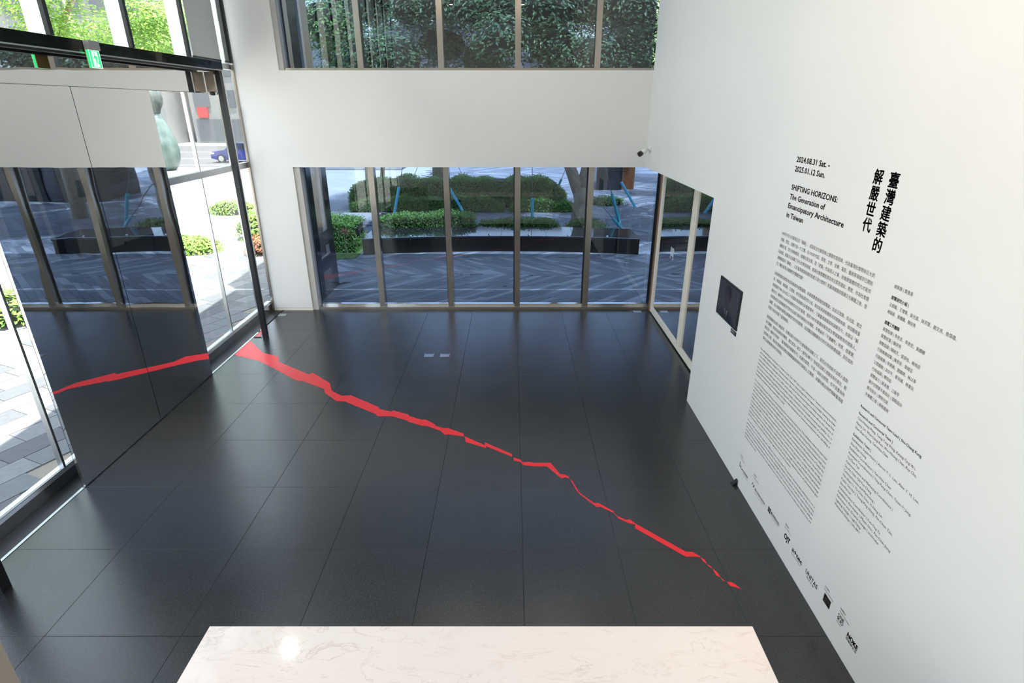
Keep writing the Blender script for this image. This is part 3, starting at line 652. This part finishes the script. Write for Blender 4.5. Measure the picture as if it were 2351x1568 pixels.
def hedge_box(name, label, x0, x1, y0f, depth, h, n, size=.085, m='leaf', wob=.08, group=None, cat='hedge', tp=.5):
    """hedge whose front edge follows y0f(x)"""
    xm = (x0+x1)/2; t = thing(name, (xm, y0f(xm)+depth/2, 0), label, cat, group)
    K = max(8, int((x1-x0)/.3)); core = MB(); i_ = .09
    def ends(x): q = max(0, 1-min(x-x0, x1-x)/.8); return 1-tp*q*q
    for k in range(K):
        a = x0+i_+(x1-x0-2*i_)*k/K; b = x0+i_+(x1-x0-2*i_)*(k+1)/K
        ya, yb = y0f(a)+i_, y0f(b)+i_; dd = depth-2*i_; ha, hb = (h-i_)*ends(a), (h-i_)*ends(b)
        core.add([(a,ya,0),(b,yb,0),(b,yb+dd,0),(a,ya+dd,0),(a,ya,ha),(b,yb,hb),(b,yb+dd,hb),(a,ya+dd,ha)], [(3,2,1,0),(4,5,6,7),(0,1,5,4),(1,2,6,5),(2,3,7,6),(3,0,4,7)])
    obj('shade_core', core, M['core'], t)  # solid dark core, painted as the shaded inside of the hedge
    mb = MB(); up = Vector((0,0,1)); fr = Vector((0,-1,.35))
    for _ in range(n):
        x = random.uniform(x0, x1); w = wob*(math.sin(x*2.3)+math.sin(x*5.1+1))*.6
        q = random.random(); hh = (h+w*.6)*ends(x)
        if q < .5: p = Vector((x, y0f(x)+random.uniform(0, depth), hh-abs(random.gauss(0,.06)))); d = up+Vector((random.gauss(0,.5), random.gauss(0,.5), 0))
        elif q < .9: p = Vector((x, y0f(x)+abs(random.gauss(0,.07)), random.uniform(.05, hh))); d = fr+Vector((random.gauss(0,.5), 0, random.gauss(0,.4)))
        else:
            s = random.choice((x0, x1)); p = Vector((s+random.gauss(0,.05), y0f(s)+random.uniform(0, depth), random.uniform(.05, hh))); p.z *= .5; d = Vector((1 if s == x1 else -1, -.3, .3))
        leaf(mb, p, d, size)
    f = obj('foliage', mb, M[m], t); f['kind'] = 'stuff'
    return t
def bush(label, c, rx, ry, rz, n, size=.08, m='leaf', group=None, name='bush', cat='bush'):
    t = thing(name, c, label, cat, group); c = Vector(c)
    core = MB(); prof = [(.8*math.sin(math.pi*k/8+.05), .8*rz*(1-math.cos(math.pi*k/8))/2*1.0) for k in range(9)]
    core.lathe([(max(r,.02), z) for r, z in prof], (0,0,0), 14); core.v = [(c.x+v[0]*rx, c.y+v[1]*ry, c.z+v[2]) for v in core.v]
    obj('shade_core', core, M['core'], t)  # solid dark core, shade inside the bush put into its colour
    mb = MB()
    for _ in range(n):
        a = random.uniform(0, 2*math.pi); u = random.random()**.6; zz = u
        r = math.sqrt(max(0, 1-(zz*.98)**2)); k = random.uniform(.8, 1.08)
        p = c+Vector((rx*r*math.cos(a)*k, ry*r*math.sin(a)*k, rz*zz*k)); leaf(mb, p, Vector((math.cos(a)*r/rx, math.sin(a)*r/ry, .3+zz)), size)
    f = obj('foliage', mb, M[m], t); f['kind'] = 'stuff'; return t

# ---- courtyard chevron planks
M['pl'] = [noisy('grey_stone_plank_%s' % k, c, tuple(q*1.18 for q in c), 14, .55, .15, .003, spec=.45) for k, c in (('dark', (.105,.118,.138)), ('mid', (.15,.165,.188)), ('light', (.235,.252,.275)))]
plaza = struct(obj('plaza_paving', MB().box(-5.6, 16, 12.25, 46, -.3, -.012), mat('paving_joint', (.03,.032,.036), .9)), 'dark grey chevron stone planks of the courtyard')
bands = [(12.27, 14.88, 1), (14.88, 16.75, -1), (16.75, 18.8, 1), (18.8, 21.0, -1), (21.0, 23.2, 1), (23.2, 26, -1), (26, 29.5, 1), (29.5, 33, -1), (33, 37, 1), (37, 41.5, -1), (41.5, 46, 1)]
planks = []
for (b0, b1, sg) in bands:
    pw = .155; s2 = pw*math.sqrt(2); x = -5.6-(b1-b0); far = b0 > 18
    if far: s2 *= 1.6
    while x < 16+(b1-b0):
        y = b0 - random.uniform(0, .6)
        while y < b1:
            ln = random.uniform(.45, .95)*(1.6 if far else 1); ya, yb = max(y, b0), min(y+ln, b1); g = .004
            if yb-ya > .08:
                def X(yy, xx): return xx + sg*(yy-b0) if sg > 0 else xx - (yy-b0) + (b1-b0)
                poly = [(X(ya+g, x+g), ya+g), (X(ya+g, x+s2-g), ya+g), (X(yb-g, x+s2-g), yb-g), (X(yb-g, x+g), yb-g)]
                cx = sum(p[0] for p in poly)/4
                if -5.5 < cx < 15.9 and not (cx < -4.5 and yb < 14.2): planks.append((ya+abs(cx)*.25, poly))
            y += ln
        x += s2
planks.sort(key=lambda q: q[0])
rest = MB()
for k, (_, poly) in enumerate(planks):
    mi = random.choices((0,1,2), (.45,.36,.19))[0]
    if k < 290: obj('plank', MB().prism(poly, -.012, random.uniform(-.001,.002)), M['pl'][mi], plaza)
    else: rest.prism(poly, -.012, 0, mi)
ro = obj('plank_field', rest, M['pl'], plaza); ro['kind'] = 'stuff'
# ---- street side pavers
M['pv'] = [noisy('grey_paver_%s' % k, c, tuple(q*1.15 for q in c), 10, .8) for k, c in (('dark', (.085,.092,.10)), ('mid', (.12,.128,.136)), ('light', (.155,.163,.17)))]
side = struct(obj('sidewalk', MB().box(-9.6, FX-.09, 2.0, 17.4, -.3, -.014), mat('sandy_joint', (.24,.22,.18), .9)), 'grey paver strip outside the glass facade')
A = math.radians(66); u = Vector((math.cos(A), math.sin(A))); v = Vector((-math.sin(A), math.cos(A)))
cnt = 0; restp = MB(); pv = []
for i in range(-40, 60):
    off = random.uniform(0, .8)
    for j in range(-30, 40):
        o_ = u*(j*.80+off) + v*(i*.40); c = Vector((-7.5, 9)) + o_
        if -9.4 < c.x < -5.75 and 2.5 < c.y < 17.2:
            a = u*.395; b_ = v*.195
            pv.append((c.y-c.x*.5, [tuple(c-a-b_), tuple(c+a-b_), tuple(c+a+b_), tuple(c-a+b_)]))
pv.sort(key=lambda q: q[0])
for k, (_, poly) in enumerate(pv):
    mi = random.choices((0,1,2), (.35,.4,.25))[0]
    poly = [(max(-9.55, min(FX-.1, p[0])), max(2.1, min(17.35, p[1]))) for p in poly]
    if k < 250: obj('paver', MB().prism(poly, -.014, random.uniform(-.001,.002)), M['pv'][mi], side)
    else: restp.prism(poly, -.014, 0, mi)
if restp.v: ro = obj('paver_field', restp, M['pv'], side); ro['kind'] = 'stuff'
# ---- road
rd = struct(obj('road', MB().box(-110, -8, 43, 70, -.02, -.005), M['asphalt']), 'grey asphalt street beyond the sidewalk')
wl_ = mat('road_paint', (.4,.4,.39), .7)
for (y0, y1) in ((46.2, 46.5), (52.5, 52.75), (60, 60.3)): obj('lane_line', MB().box(-100, -12, y0, y1, -.005, -.002), wl_, rd)
struct(obj('kerb', MB().box(-110, -8, 42.6, 43, -.02, .12), M['conc']), 'pale kerb along the street')
struct(obj('grass_verge', MB().prism([(-6.6,16.2),(-4.7,16.6),(-4.7,18.4),(-6.6,18.4)], -.012, .02), M['grass']), 'short grass under the hedge by the bench')

# ---- building mass around: overhanging upper storey and stone pillar
struct(obj('upper_storey', MB().box(-5.62, 14, 12.3, 15.6, 9.3, 12), mat('grey_soffit', (.30,.30,.31), .8)), 'grey soffit of the storey overhanging the courtyard')
M['granite'] = noisy('dark_polished_granite', (.022,.026,.032), (.04,.045,.052), 60, .12, spec=.6)
pil = thing('stone_pillar', (-4.9, 13.3, 0), 'dark polished stone pillar just outside the lower window', 'pillar')
obj('pillar_shaft', MB().box(-5.25, -4.44, 12.62, 13.99, 0, 9.3), M['granite'], pil)
obj('painted_reflection', MB().box(-4.44, -4.432, 13.25, 13.55, 1.5, 9.0), noisy('pale_reflection_tone', (.26,.25,.235), (.32,.31,.29), 30, .4), pil)  # pale strip painting in the reflection on the polished pillar face
obj('notice_plate', MB().box(-4.44, -4.43, 13.28, 13.52, .95, 1.15), mat('notice_grey', (.16,.17,.18), .5), pil)

# ---- curved bench
bench = thing('curved_bench', (-.3, 18.2, 0), 'long curved black stone bench in the courtyard', 'bench')
def fy(x): return 17.50 - .0245*(x+.3)**2
def arc(dy, x0, x1, n=24): return [(x0+(x1-x0)*k/n, fy(x0+(x1-x0)*k/n)+dy) for k in range(n+1)]
M['benchtop'] = mat('polished_black_granite', (.012,.013,.015), .05, spec=.9)
M['benchside'] = mat('black_bench_front', (.005,.0055,.007), .45, spec=.25)
bx = [-4.58 + (3.9+4.58)*k/6 for k in range(7)]
for k in range(6):
    a, b = bx[k]+.004, bx[k+1]-.004
    obj('bench_body', MB().prism(arc(.04, a, b, 6)+arc(1.46, a, b, 6)[::-1], 0, .44), M['benchside'], bench)
    obj('bench_slab', MB().prism(arc(0, a, b, 6)+arc(1.5, a, b, 6)[::-1], .44, .50), M['benchtop'], bench)
    obj('edge_trim', MB().prism(arc(-.012, a, b, 6)+arc(.015, a, b, 6)[::-1], .488, .504), M['brushed'], bench)
for px_, py_ in ((943,542),(1034,536),(1124,535),(1213,536),(1303,539),(1395,545)):
    p = on_z(px_, py_, .52); obj('stud', MB().lathe([(.012,0),(.032,.012),(.036,.035),(.022,.06),(.006,.068)], (p.x, fy(p.x)+.03, .50), 12), M['steel'], bench)

# ---- hedges
hedge_box('hedge', 'broad leafy hedge standing on grass between stone pillar and bench', -6.6, -4.85, lambda x: 17.25, 1.6, .98, 6500, .085, tp=.2)
hedge_box('hedge', 'knee high hedge growing behind the bench on the stone pillar side', -4.5, -1.25, lambda x: 19.25-.03*(x+.3)**2, 1.0, .86, 7500, .08, tp=.15)
hedge_box('hedge', 'low thin hedge growing behind the bench on the forked tree side', -1.12, 1.6, lambda x: 19.25-.03*(x+.3)**2, .8, .64, 5200, .08, tp=.2)
hedge_box('hedge', 'low front hedge across the plaza, dark green', -7.0, -.4, lambda x: 24.75, .8, .58, 9000, .09, wob=.14)
hedge_box('hedge', 'low bright green hedge across the plaza near the forked tree', -.02, 2.75, lambda x: 24.65, .8, .50, 4600, .09, 'leaf', .14)
hedge_box('hedge', 'tall rear hedge across the plaza', -7.3, 2.4, lambda x: 25.85, 1.5, 1.22, 20000, .10, wob=.2)
bush('small green shrubs at the foot of the forked tree', (2.7, 20.6, 0), .9, .5, .45, 700, .12)
bush('small dry shrub bed behind the forked tree', tuple(on_z(1392, 468)), .95, .8, .35, 600, .12)
bush('bright green bush on the sunny pavement', (-10.3, 17.6, 0), 1.25, .75, .45, 2200, .11, 'leafb')
bush('small round bush farther along the sunny pavement', (-12.0, 24.6, 0), 1.1, .8, .55, 1500, .11, 'leafb')
bush('yellow green shrub outside the narrow pane by the white column', tuple(on_z(597, 545)), .9, .8, .9, 1600, .11, 'leafb')
bush('reddish shrub outside the narrow pane by the white column', tuple(on_z(606, 580)), .6, .6, .55, 900, .11, 'leafr')
bush('green shrub at the edge of the street pavers', (-10.9, 11.2, 0), 1.1, .8, .7, 1500, .11, 'leafb')
bush('green shrub at the near end of the street pavers', (-11.2, 8.4, 0), 1.0, .8, .7, 1300, .11, 'leafb')
# red cordyline in front of the hedge
co = thing('cordyline', (-4.95, 16.72, 0), 'thin stemmed red leaved plant in front of the hedge', 'plant')
obj('stem', MB().tube([(-4.95,16.72,.0),(-5.0,16.74,.45),(-4.97,16.73,.78)], [.018,.014,.012], 6), M['bark'], co)
cl = MB()
for k in range(26):
    a = 2*math.pi*k/26; d = Vector((math.cos(a), math.sin(a), random.uniform(-.2,.9))).normalized(); p = Vector((-4.97,16.73,.76)); w = d.cross(Vector((0,0,1))).normalized()*.014; L = random.uniform(.22,.34)
    cl.add([p, p+d*L*.5+w, p+d*L-Vector((0,0,.05)), p+d*L*.5-w], [(0,1,2,3)])
obj('leaf_tuft', cl, M['leafr'], co)

for px_, py_, lab in ((1225.5, 633.5, 'small dark fallen leaf lying on the joint line of the courtyard planks'), (1155.5, 658, 'small dark fallen leaf on a pale plank in mid courtyard'), (1264.5, 683, 'small dark fallen leaf on the planks close to the window sill'), (1208, 643, 'tiny fallen leaf on the planks near the one on the joint line')):
    c = on_z(px_, py_); a = random.uniform(0, 6.28); u_ = Vector((math.cos(a), math.sin(a), 0)); w_ = Vector((-math.sin(a), math.cos(a), 0))
    lf = MB().add([c+Vector((0,0,.004)), c+u_*.05+w_*.02+Vector((0,0,.02)), c+u_*.11+Vector((0,0,.006)), c+u_*.05-w_*.02+Vector((0,0,.012)), c+Vector((0,0,.002)), c+u_*.05+w_*.02+Vector((0,0,.018)), c+u_*.11+Vector((0,0,.004)), c+u_*.05-w_*.02+Vector((0,0,.010))], [(0,1,2,3),(7,6,5,4),(0,4,5,1),(1,5,6,2),(2,6,7,3),(3,7,4,0)])
    tag(obj('fallen_leaf', lf, M['core']), lab, 'leaf', 'fallen leaves on the planks')

# ---- trees
def tree(label, limbs, blobs, n, size, m, group=None, name='tree', core=True, wire=None):
    base = limbs[0][0][0]; t = thing(name, base, label, 'tree', group)
    for k, (pts, rad) in enumerate(limbs): obj('trunk' if k == 0 else 'branch', MB().tube(pts, rad, 12), M['bark'], t, True)
    if core:
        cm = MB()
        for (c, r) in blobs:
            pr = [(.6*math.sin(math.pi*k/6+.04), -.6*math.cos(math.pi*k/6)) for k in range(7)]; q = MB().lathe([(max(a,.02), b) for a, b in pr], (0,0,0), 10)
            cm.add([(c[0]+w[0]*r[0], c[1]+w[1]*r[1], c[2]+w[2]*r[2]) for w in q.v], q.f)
        f = obj('crown_shade_core', cm, M['core'], t); f['kind'] = 'stuff'  # solid dark cores added to close gaps and block light
    mb = MB(); tot = sum(r[0]*r[1]+r[0]*r[2] for c, r in blobs)
    for (c, r) in blobs:
        for _ in range(int(n*(r[0]*r[1]+r[0]*r[2])/tot)):
            d = Vector((random.gauss(0,1), random.gauss(0,1), random.gauss(0,1))).normalized(); k = random.uniform(.62, 1.05)
            leaf(mb, Vector((c[0]+d.x*r[0]*k, c[1]+d.y*r[1]*k, c[2]+d.z*r[2]*k)), Vector((d.x*.5, d.y*.5-.3, .7+d.z*.4)), size)
    f = obj('foliage', mb, M[m], t); f['kind'] = 'stuff'; return t
def blobs(x0, x1, y0, y1, z0, z1, n, r0, r1):
    return [((random.uniform(x0,x1), random.uniform(y0,y1), random.uniform(z0,z1)), tuple(random.uniform(r0,r1)*s for s in (1.2,1.1,.8))) for _ in range(n)]
def grid(x0, x1, yc, zc):
    out = []; x = x0
    while x <= x1:
        for k, dz in enumerate((-.25, 1.0)):
            out.append(((x + random.uniform(-.3,.3), yc + random.uniform(-.7,.9), zc + dz + random.uniform(-.25,.3)), tuple(random.uniform(.9,1.2)*q for q in (1.15,1.0,.85))))
        x += 1.15
    return out
tb = on_z(1325, 524)
P0 = Vector(tb)
tree('forked tree with a thick pale trunk behind the bench', [
  ([P0, P0+Vector((.02,0,.35)), P0+Vector((.12,0,1.0)), P0+Vector((.05,0,1.5))], [.36,.27,.28,.30]),
  ([P0+Vector((.0,0,1.35)), P0+Vector((-.35,.05,2.2)), P0+Vector((-.75,.1,3.2)), P0+Vector((-1.3,.2,5.2))], [.24,.20,.19,.14]),
  ([P0+Vector((.12,0,1.35)), P0+Vector((.28,.05,2.3)), P0+Vector((.32,.1,3.4)), P0+Vector((.7,.2,5.6))], [.23,.20,.20,.14])],
  grid(.0, 5.4, 19.0, 6.0) + blobs(.5, 5.2, 20, 26, 7.8, 9.2, 9, 1.4, 1.9), 44000, .145, 'leafd', 'courtyard trees')  # higher blobs added to the crown to shade the courtyard
P1 = Vector((-3.55, 27.9, 0))
tree('straight trunked tree behind the tall hedge, left of the forked tree', [([P1, P1+Vector((.05,0,2)), P1+Vector((0,0,5.5))], [.30,.26,.2])], grid(-4.6, -.3, 20.6, 6.1) + blobs(-4.2, .6, 21, 28, 7.9, 9.4, 10, 1.4, 1.9), 38000, .145, 'leafd', 'courtyard trees')  # upper blobs thicken the crown for courtyard shade
P2 = Vector((7.6, 23.5, 0))
tree('dense dark tree enlarged to shade the right of the courtyard', [([P2, P2+Vector((-.1,0,2)), P2+Vector((0,0,5.5))], [.28,.24,.2])], grid(6.2, 11, 21, 6.2) + blobs(5.4, 13, 18, 38, 6.6, 9.2, 22, 1.6, 2.3), 24000, .18, 'leafd', 'courtyard trees')  # crown widened to darken the right side of the plaza
P3 = Vector((-6.8, 27.5, 0))
tree('lighter green tree with slender trunks beyond the stone pillar', [([P3, P3+Vector((.1,0,2.5)), P3+Vector((0,0,7))], [.16,.13,.1]), ([P3+Vector((.5,.2,0)), P3+Vector((.9,.2,3)), P3+Vector((1.1,.2,8))], [.12,.10,.07])], blobs(-7.6, -4.6, 24.5, 29, 6.0, 9.5, 9, 1.1, 1.6), 15000, .16, 'leaf', 'courtyard trees')
for k, (x, y, lab) in enumerate(((-14.5, 19.5, 'sunlit street tree with a forked pale trunk outside the facade'), (-16.2, 24.0, 'sunlit bushy street tree beyond the forked one'), (-15.5, 13.5, 'sunlit street tree nearest the reception desk side'))):
    Q = Vector((x, y, 0))
    tree(lab, [([Q, Q+Vector((.1,.1,2.5)), Q+Vector((0,.3,4.6))], [.24,.2,.17]), ([Q+Vector((0,.3,4.5)), Q+Vector((-.6,.7,6.5)), Q+Vector((-1,1,8.2))], [.14,.11,.06]), ([Q+Vector((0,.3,4.5)), Q+Vector((.6,.4,6.6)), Q+Vector((1.3,.9,8))], [.12,.09,.05])],
         blobs(x-1.6+2.4*(k == 1), x+1.8+2.0*(k == 1), y-1.5, y+1.9, 6.2, 9.5, 11, .7, 1.1), 14000, .135, 'leafb', 'street trees', core=False)

# ---- teal sleeved guy wires of the trees
M['teal'] = mat('teal_sleeve', (.015,.36,.44), .4); M['tealb'] = mat('bright_blue_sleeve', (.09,.58,.78), .4)
M['wire'] = mat('steel_wire', (.10,.10,.10), .5, .6); M['tape'] = mat('pale_tape_band', (.6,.6,.55), .6)
for lab, bot, top, Y, m in (
  ('bright blue sleeved guy wire beside the straight tree trunk', (905,492), (916,430), None, 'tealb'),
  ('short blue sleeved guy wire behind the tall hedge, left of the straight trunk', (943,428), (951,405), 30, 'tealb'),
  ('bright blue sleeved guy wire slanting to the plaza, right of the straight trunk', (1066,491), (1032,432), None, 'tealb'),
  ('short dark sleeved guy wire behind the tall hedge, right of the straight trunk', (1069,420), (1061,402), 29.5, 'teal'),
  ('upright teal sleeved guy wire rising behind the bench', (1222,519), (1222,455), None, 'teal'),
  ('short teal sleeved guy wire behind the forked trunk', (1281,430), (1289,411), 28, 'teal'),
  ('long teal sleeved guy wire leaning over the bench end', (1427,530), (1405,445), None, 'teal'),
  ('low slanting teal sleeved guy wire over the bench end', (1433,531), (1406,500), None, 'teal'),
  ('bright blue sleeved guy wire standing alone on the plaza', (1460,478), (1426,418), None, 'tealb')):
    B = on_z(*bot) if Y is None else on_y(*bot, Y); T = on_y(*top, B.y)
    g = thing('guy_wire', B if Y is None else (B.x, B.y, 0), lab, 'guy wire', 'sleeved guy wires'); d = (T-B)
    if Y is not None: obj('wire', MB().tube([B+d*(-B.z/d.z), B], .012, 5), M['wire'], g)
    obj('sleeve', MB().tube([B, T], .057, 12), M[m], g)
    obj('wire', MB().tube([T, B+d*(max(2.2, (4.6-B.z)/max(d.z,.4)))], .014, 6), M['wire'], g)
    obj('tape_band', MB().tube([B+d*.22, B+d*.25], .061, 12), M['tape'], g)
    if Y is None: obj('anchor', MB().box(B.x-.1, B.x+.1, B.y-.1, B.y+.1, 0, .05), M['brushed'], g)

# ---- dark kiosk at the far right of the plaza
kk = thing('kiosk', (6.6, 33, 0), 'dark kiosk with a wood doorway coloured as if warmly lit at the far side of the plaza', 'kiosk')
obj('kiosk_body', MB().prism([(4.6,31.8),(6.0,31.8),(6.0,32.2),(6.75,32.2),(6.75,35),(4.6,35)], 0, 4.6), M['granite'], kk)
obj('wood_door', MB().box(6.02, 6.72, 32.1, 32.19, 0, 3.6), mat('warm_lit_wood', (.30,.10,.03), .5), kk)  # orange base colour paints in the warm light on the wood
obj('doorway', MB().box(4.7, 5.0, 31.76, 31.8, 0, 1.9), M['black'], kk)
obj('kiosk_roof', MB().box(4.5, 6.9, 31.6, 35.1, 4.6, 4.75), M['darkmetal'], kk)

pv_ = thing('pavilion', (12.5, 29, 0), 'low dark stone pavilion at the right side of the courtyard', 'pavilion')
obj('pavilion_body', MB().box(9.6, 16, 27.6, 31, 0, 4.6), M['granite'], pv_)
obj('pavilion_roof', MB().box(9.3, 16.3, 27.2, 31.3, 4.6, 4.85), M['darkmetal'], pv_)
for x in (10.4, 12.0, 13.6): obj('doorway', MB().box(x, x+1.0, 27.55, 27.6, 0, 2.4), M['black'], pv_)

# ---- street: gourd sculpture, blue car, far buildings
ps = thing('gourd_sculpture', (-24.3, 41.0, 0), 'tall weathered green gourd shaped sculpture by the street', 'sculpture')
M['verd'] = noisy('verdigris_bronze', (.045,.075,.067), (.085,.12,.112), 1.5, .35, metal=.2); M['verd2'] = noisy('weathered_bronze', (.035,.045,.04), (.075,.09,.082), 2, .35, metal=.3)
obj('lower_body', MB().lathe([(.75,.12),(1.0,.4),(1.2,.9),(1.25,1.5),(1.12,2.2),(.9,2.9),(.66,3.5),(.55,3.8)], (-24.3,41,0), 32), M['verd'], ps, True)
obj('upper_body', MB().lathe([(.55,3.8),(.62,4.0),(.82,4.4),(.88,4.8),(.78,5.2),(.5,5.5),(.2,5.62)], (-24.3,41,0), 32), M['verd2'], ps, True)
obj('base', MB().lathe([(1.5,0),(1.5,.12)], (-24.3,41,0), 24), M['conc'], ps)
car = thing('car', (-22.4, 49.0, 0), 'blue hatchback car parked on the street', 'car')
M['cblue'] = mat('blue_car_paint', (.014,.025,.17), .25, .2, coat=.8); M['cglass'] = mat('car_window', (.02,.025,.035), .08, spec=.8); M['rubber'] = mat('tyre_rubber', (.015,.015,.016), .8)
x0, y0 = -24.5, 48.2
prof = [(0,.35),(.02,.72),(.18,.86),(1.15,1.0),(1.85,1.46),(2.3,1.53),(3.3,1.5),(4.0,1.12),(4.2,1.0),(4.28,.6),(4.25,.32),(3.75,.22),(.5,.22)]
obj('body', MB().extrude([(x0+a, y0, z) for a, z in prof], (0,1.75,0)), M['cblue'], car)
obj('side_window', MB().extrude([(x0+a, y0-.01, z) for a, z in ((1.3,1.02),(1.92,1.42),(2.35,1.46),(2.35,1.02))], (0,1.77,0)), M['cglass'], car)
obj('side_window', MB().extrude([(x0+a, y0-.01, z) for a, z in ((2.42,1.02),(2.42,1.46),(3.2,1.43),(3.72,1.08))], (0,1.77,0)), M['cglass'], car)
obj('windscreen', MB().extrude([(x0+1.2,y0+.15,1.035),(x0+1.82,y0+.2,1.455),(x0+1.86,y0+.2,1.47),(x0+1.18,y0+.15,1.05)], (0,1.4,0)), M['cglass'], car)
for wx in (.82, 3.45):
    for wy in (y0-.02, y0+1.57):
        w = obj('wheel', MB().tube([(x0+wx,wy,.33),(x0+wx,wy+.2,.33)], .33, 22), M['rubber'], car)
        obj('rim', MB().tube([(x0+wx,wy-.015,.33),(x0+wx,wy+.02,.33)], .22, 14), M['brushed'], w)
obj('headlight', MB().box(x0+.02, x0+.32, y0-.012, y0+.25, .68, .80), M['exitw'] if False else mat('headlight_lens', (.7,.72,.75), .1), car)
obj('wing_mirror', MB().box(x0+1.35, x0+1.5, y0-.2, y0, 1.0, 1.13), M['cblue'], car)
M['bpale'] = noisy('pale_building_wall', (.15,.155,.16), (.20,.20,.195), .3, .8); M['bwin'] = mat('far_window_glass', (.08,.09,.10), .2)
def building(label, x0, x1, y0, y1, h, nx, nz, sign=None):
    b = thing('building', ((x0+x1)/2, (y0+y1)/2, 0), label, 'building', 'buildings across the street')
    obj('wall', MB().box(x0, x1, y0, y1, 0, h), M['bpale'], b)
    dx = (x1-x0)/nx; dz = (h-3.5)/nz
    for i in range(nx):
        for k in range(nz):
            f = obj('window', MB().box(x0+dx*(i+.2), x0+dx*(i+.8), y0-.1, y0, 3.5+dz*(k+.2), 3.5+dz*(k+.75)), M['bwin'], b)
    obj('shopfront', MB().box(x0+.5, x1-.5, y0-.12, y0, .3, 2.8), M['bwin'], b)
    obj('parapet', MB().box(x0-.15, x1+.15, y0-.15, y1+.15, h, h+.5), M['conc'], b)
    if sign: obj('shop_board', MB().box(x0+1, x0+2.2, y0-.5, y0-.12, 3.0, 4.2), mat('red_shop_board', (.30,.03,.03), .5), b)
building('pale five storey building across the street behind the sculpture', -62, -42, 74, 88, 17, 6, 4, True)
building('pale four storey building across the street behind the blue car', -40, -24, 76, 90, 14, 5, 3, True)
building('wide pale building far beyond the plaza', -20, 8, 92, 104, 15, 8, 4)
building('grey pale building far beyond the kiosk', 14, 40, 88, 100, 16, 8, 4)
bpy.data.objects.remove(_fo)
print('OBJS', len(bpy.data.objects), 'TRIS', sum(len(m.polygons)*2 for m in bpy.data.meshes))
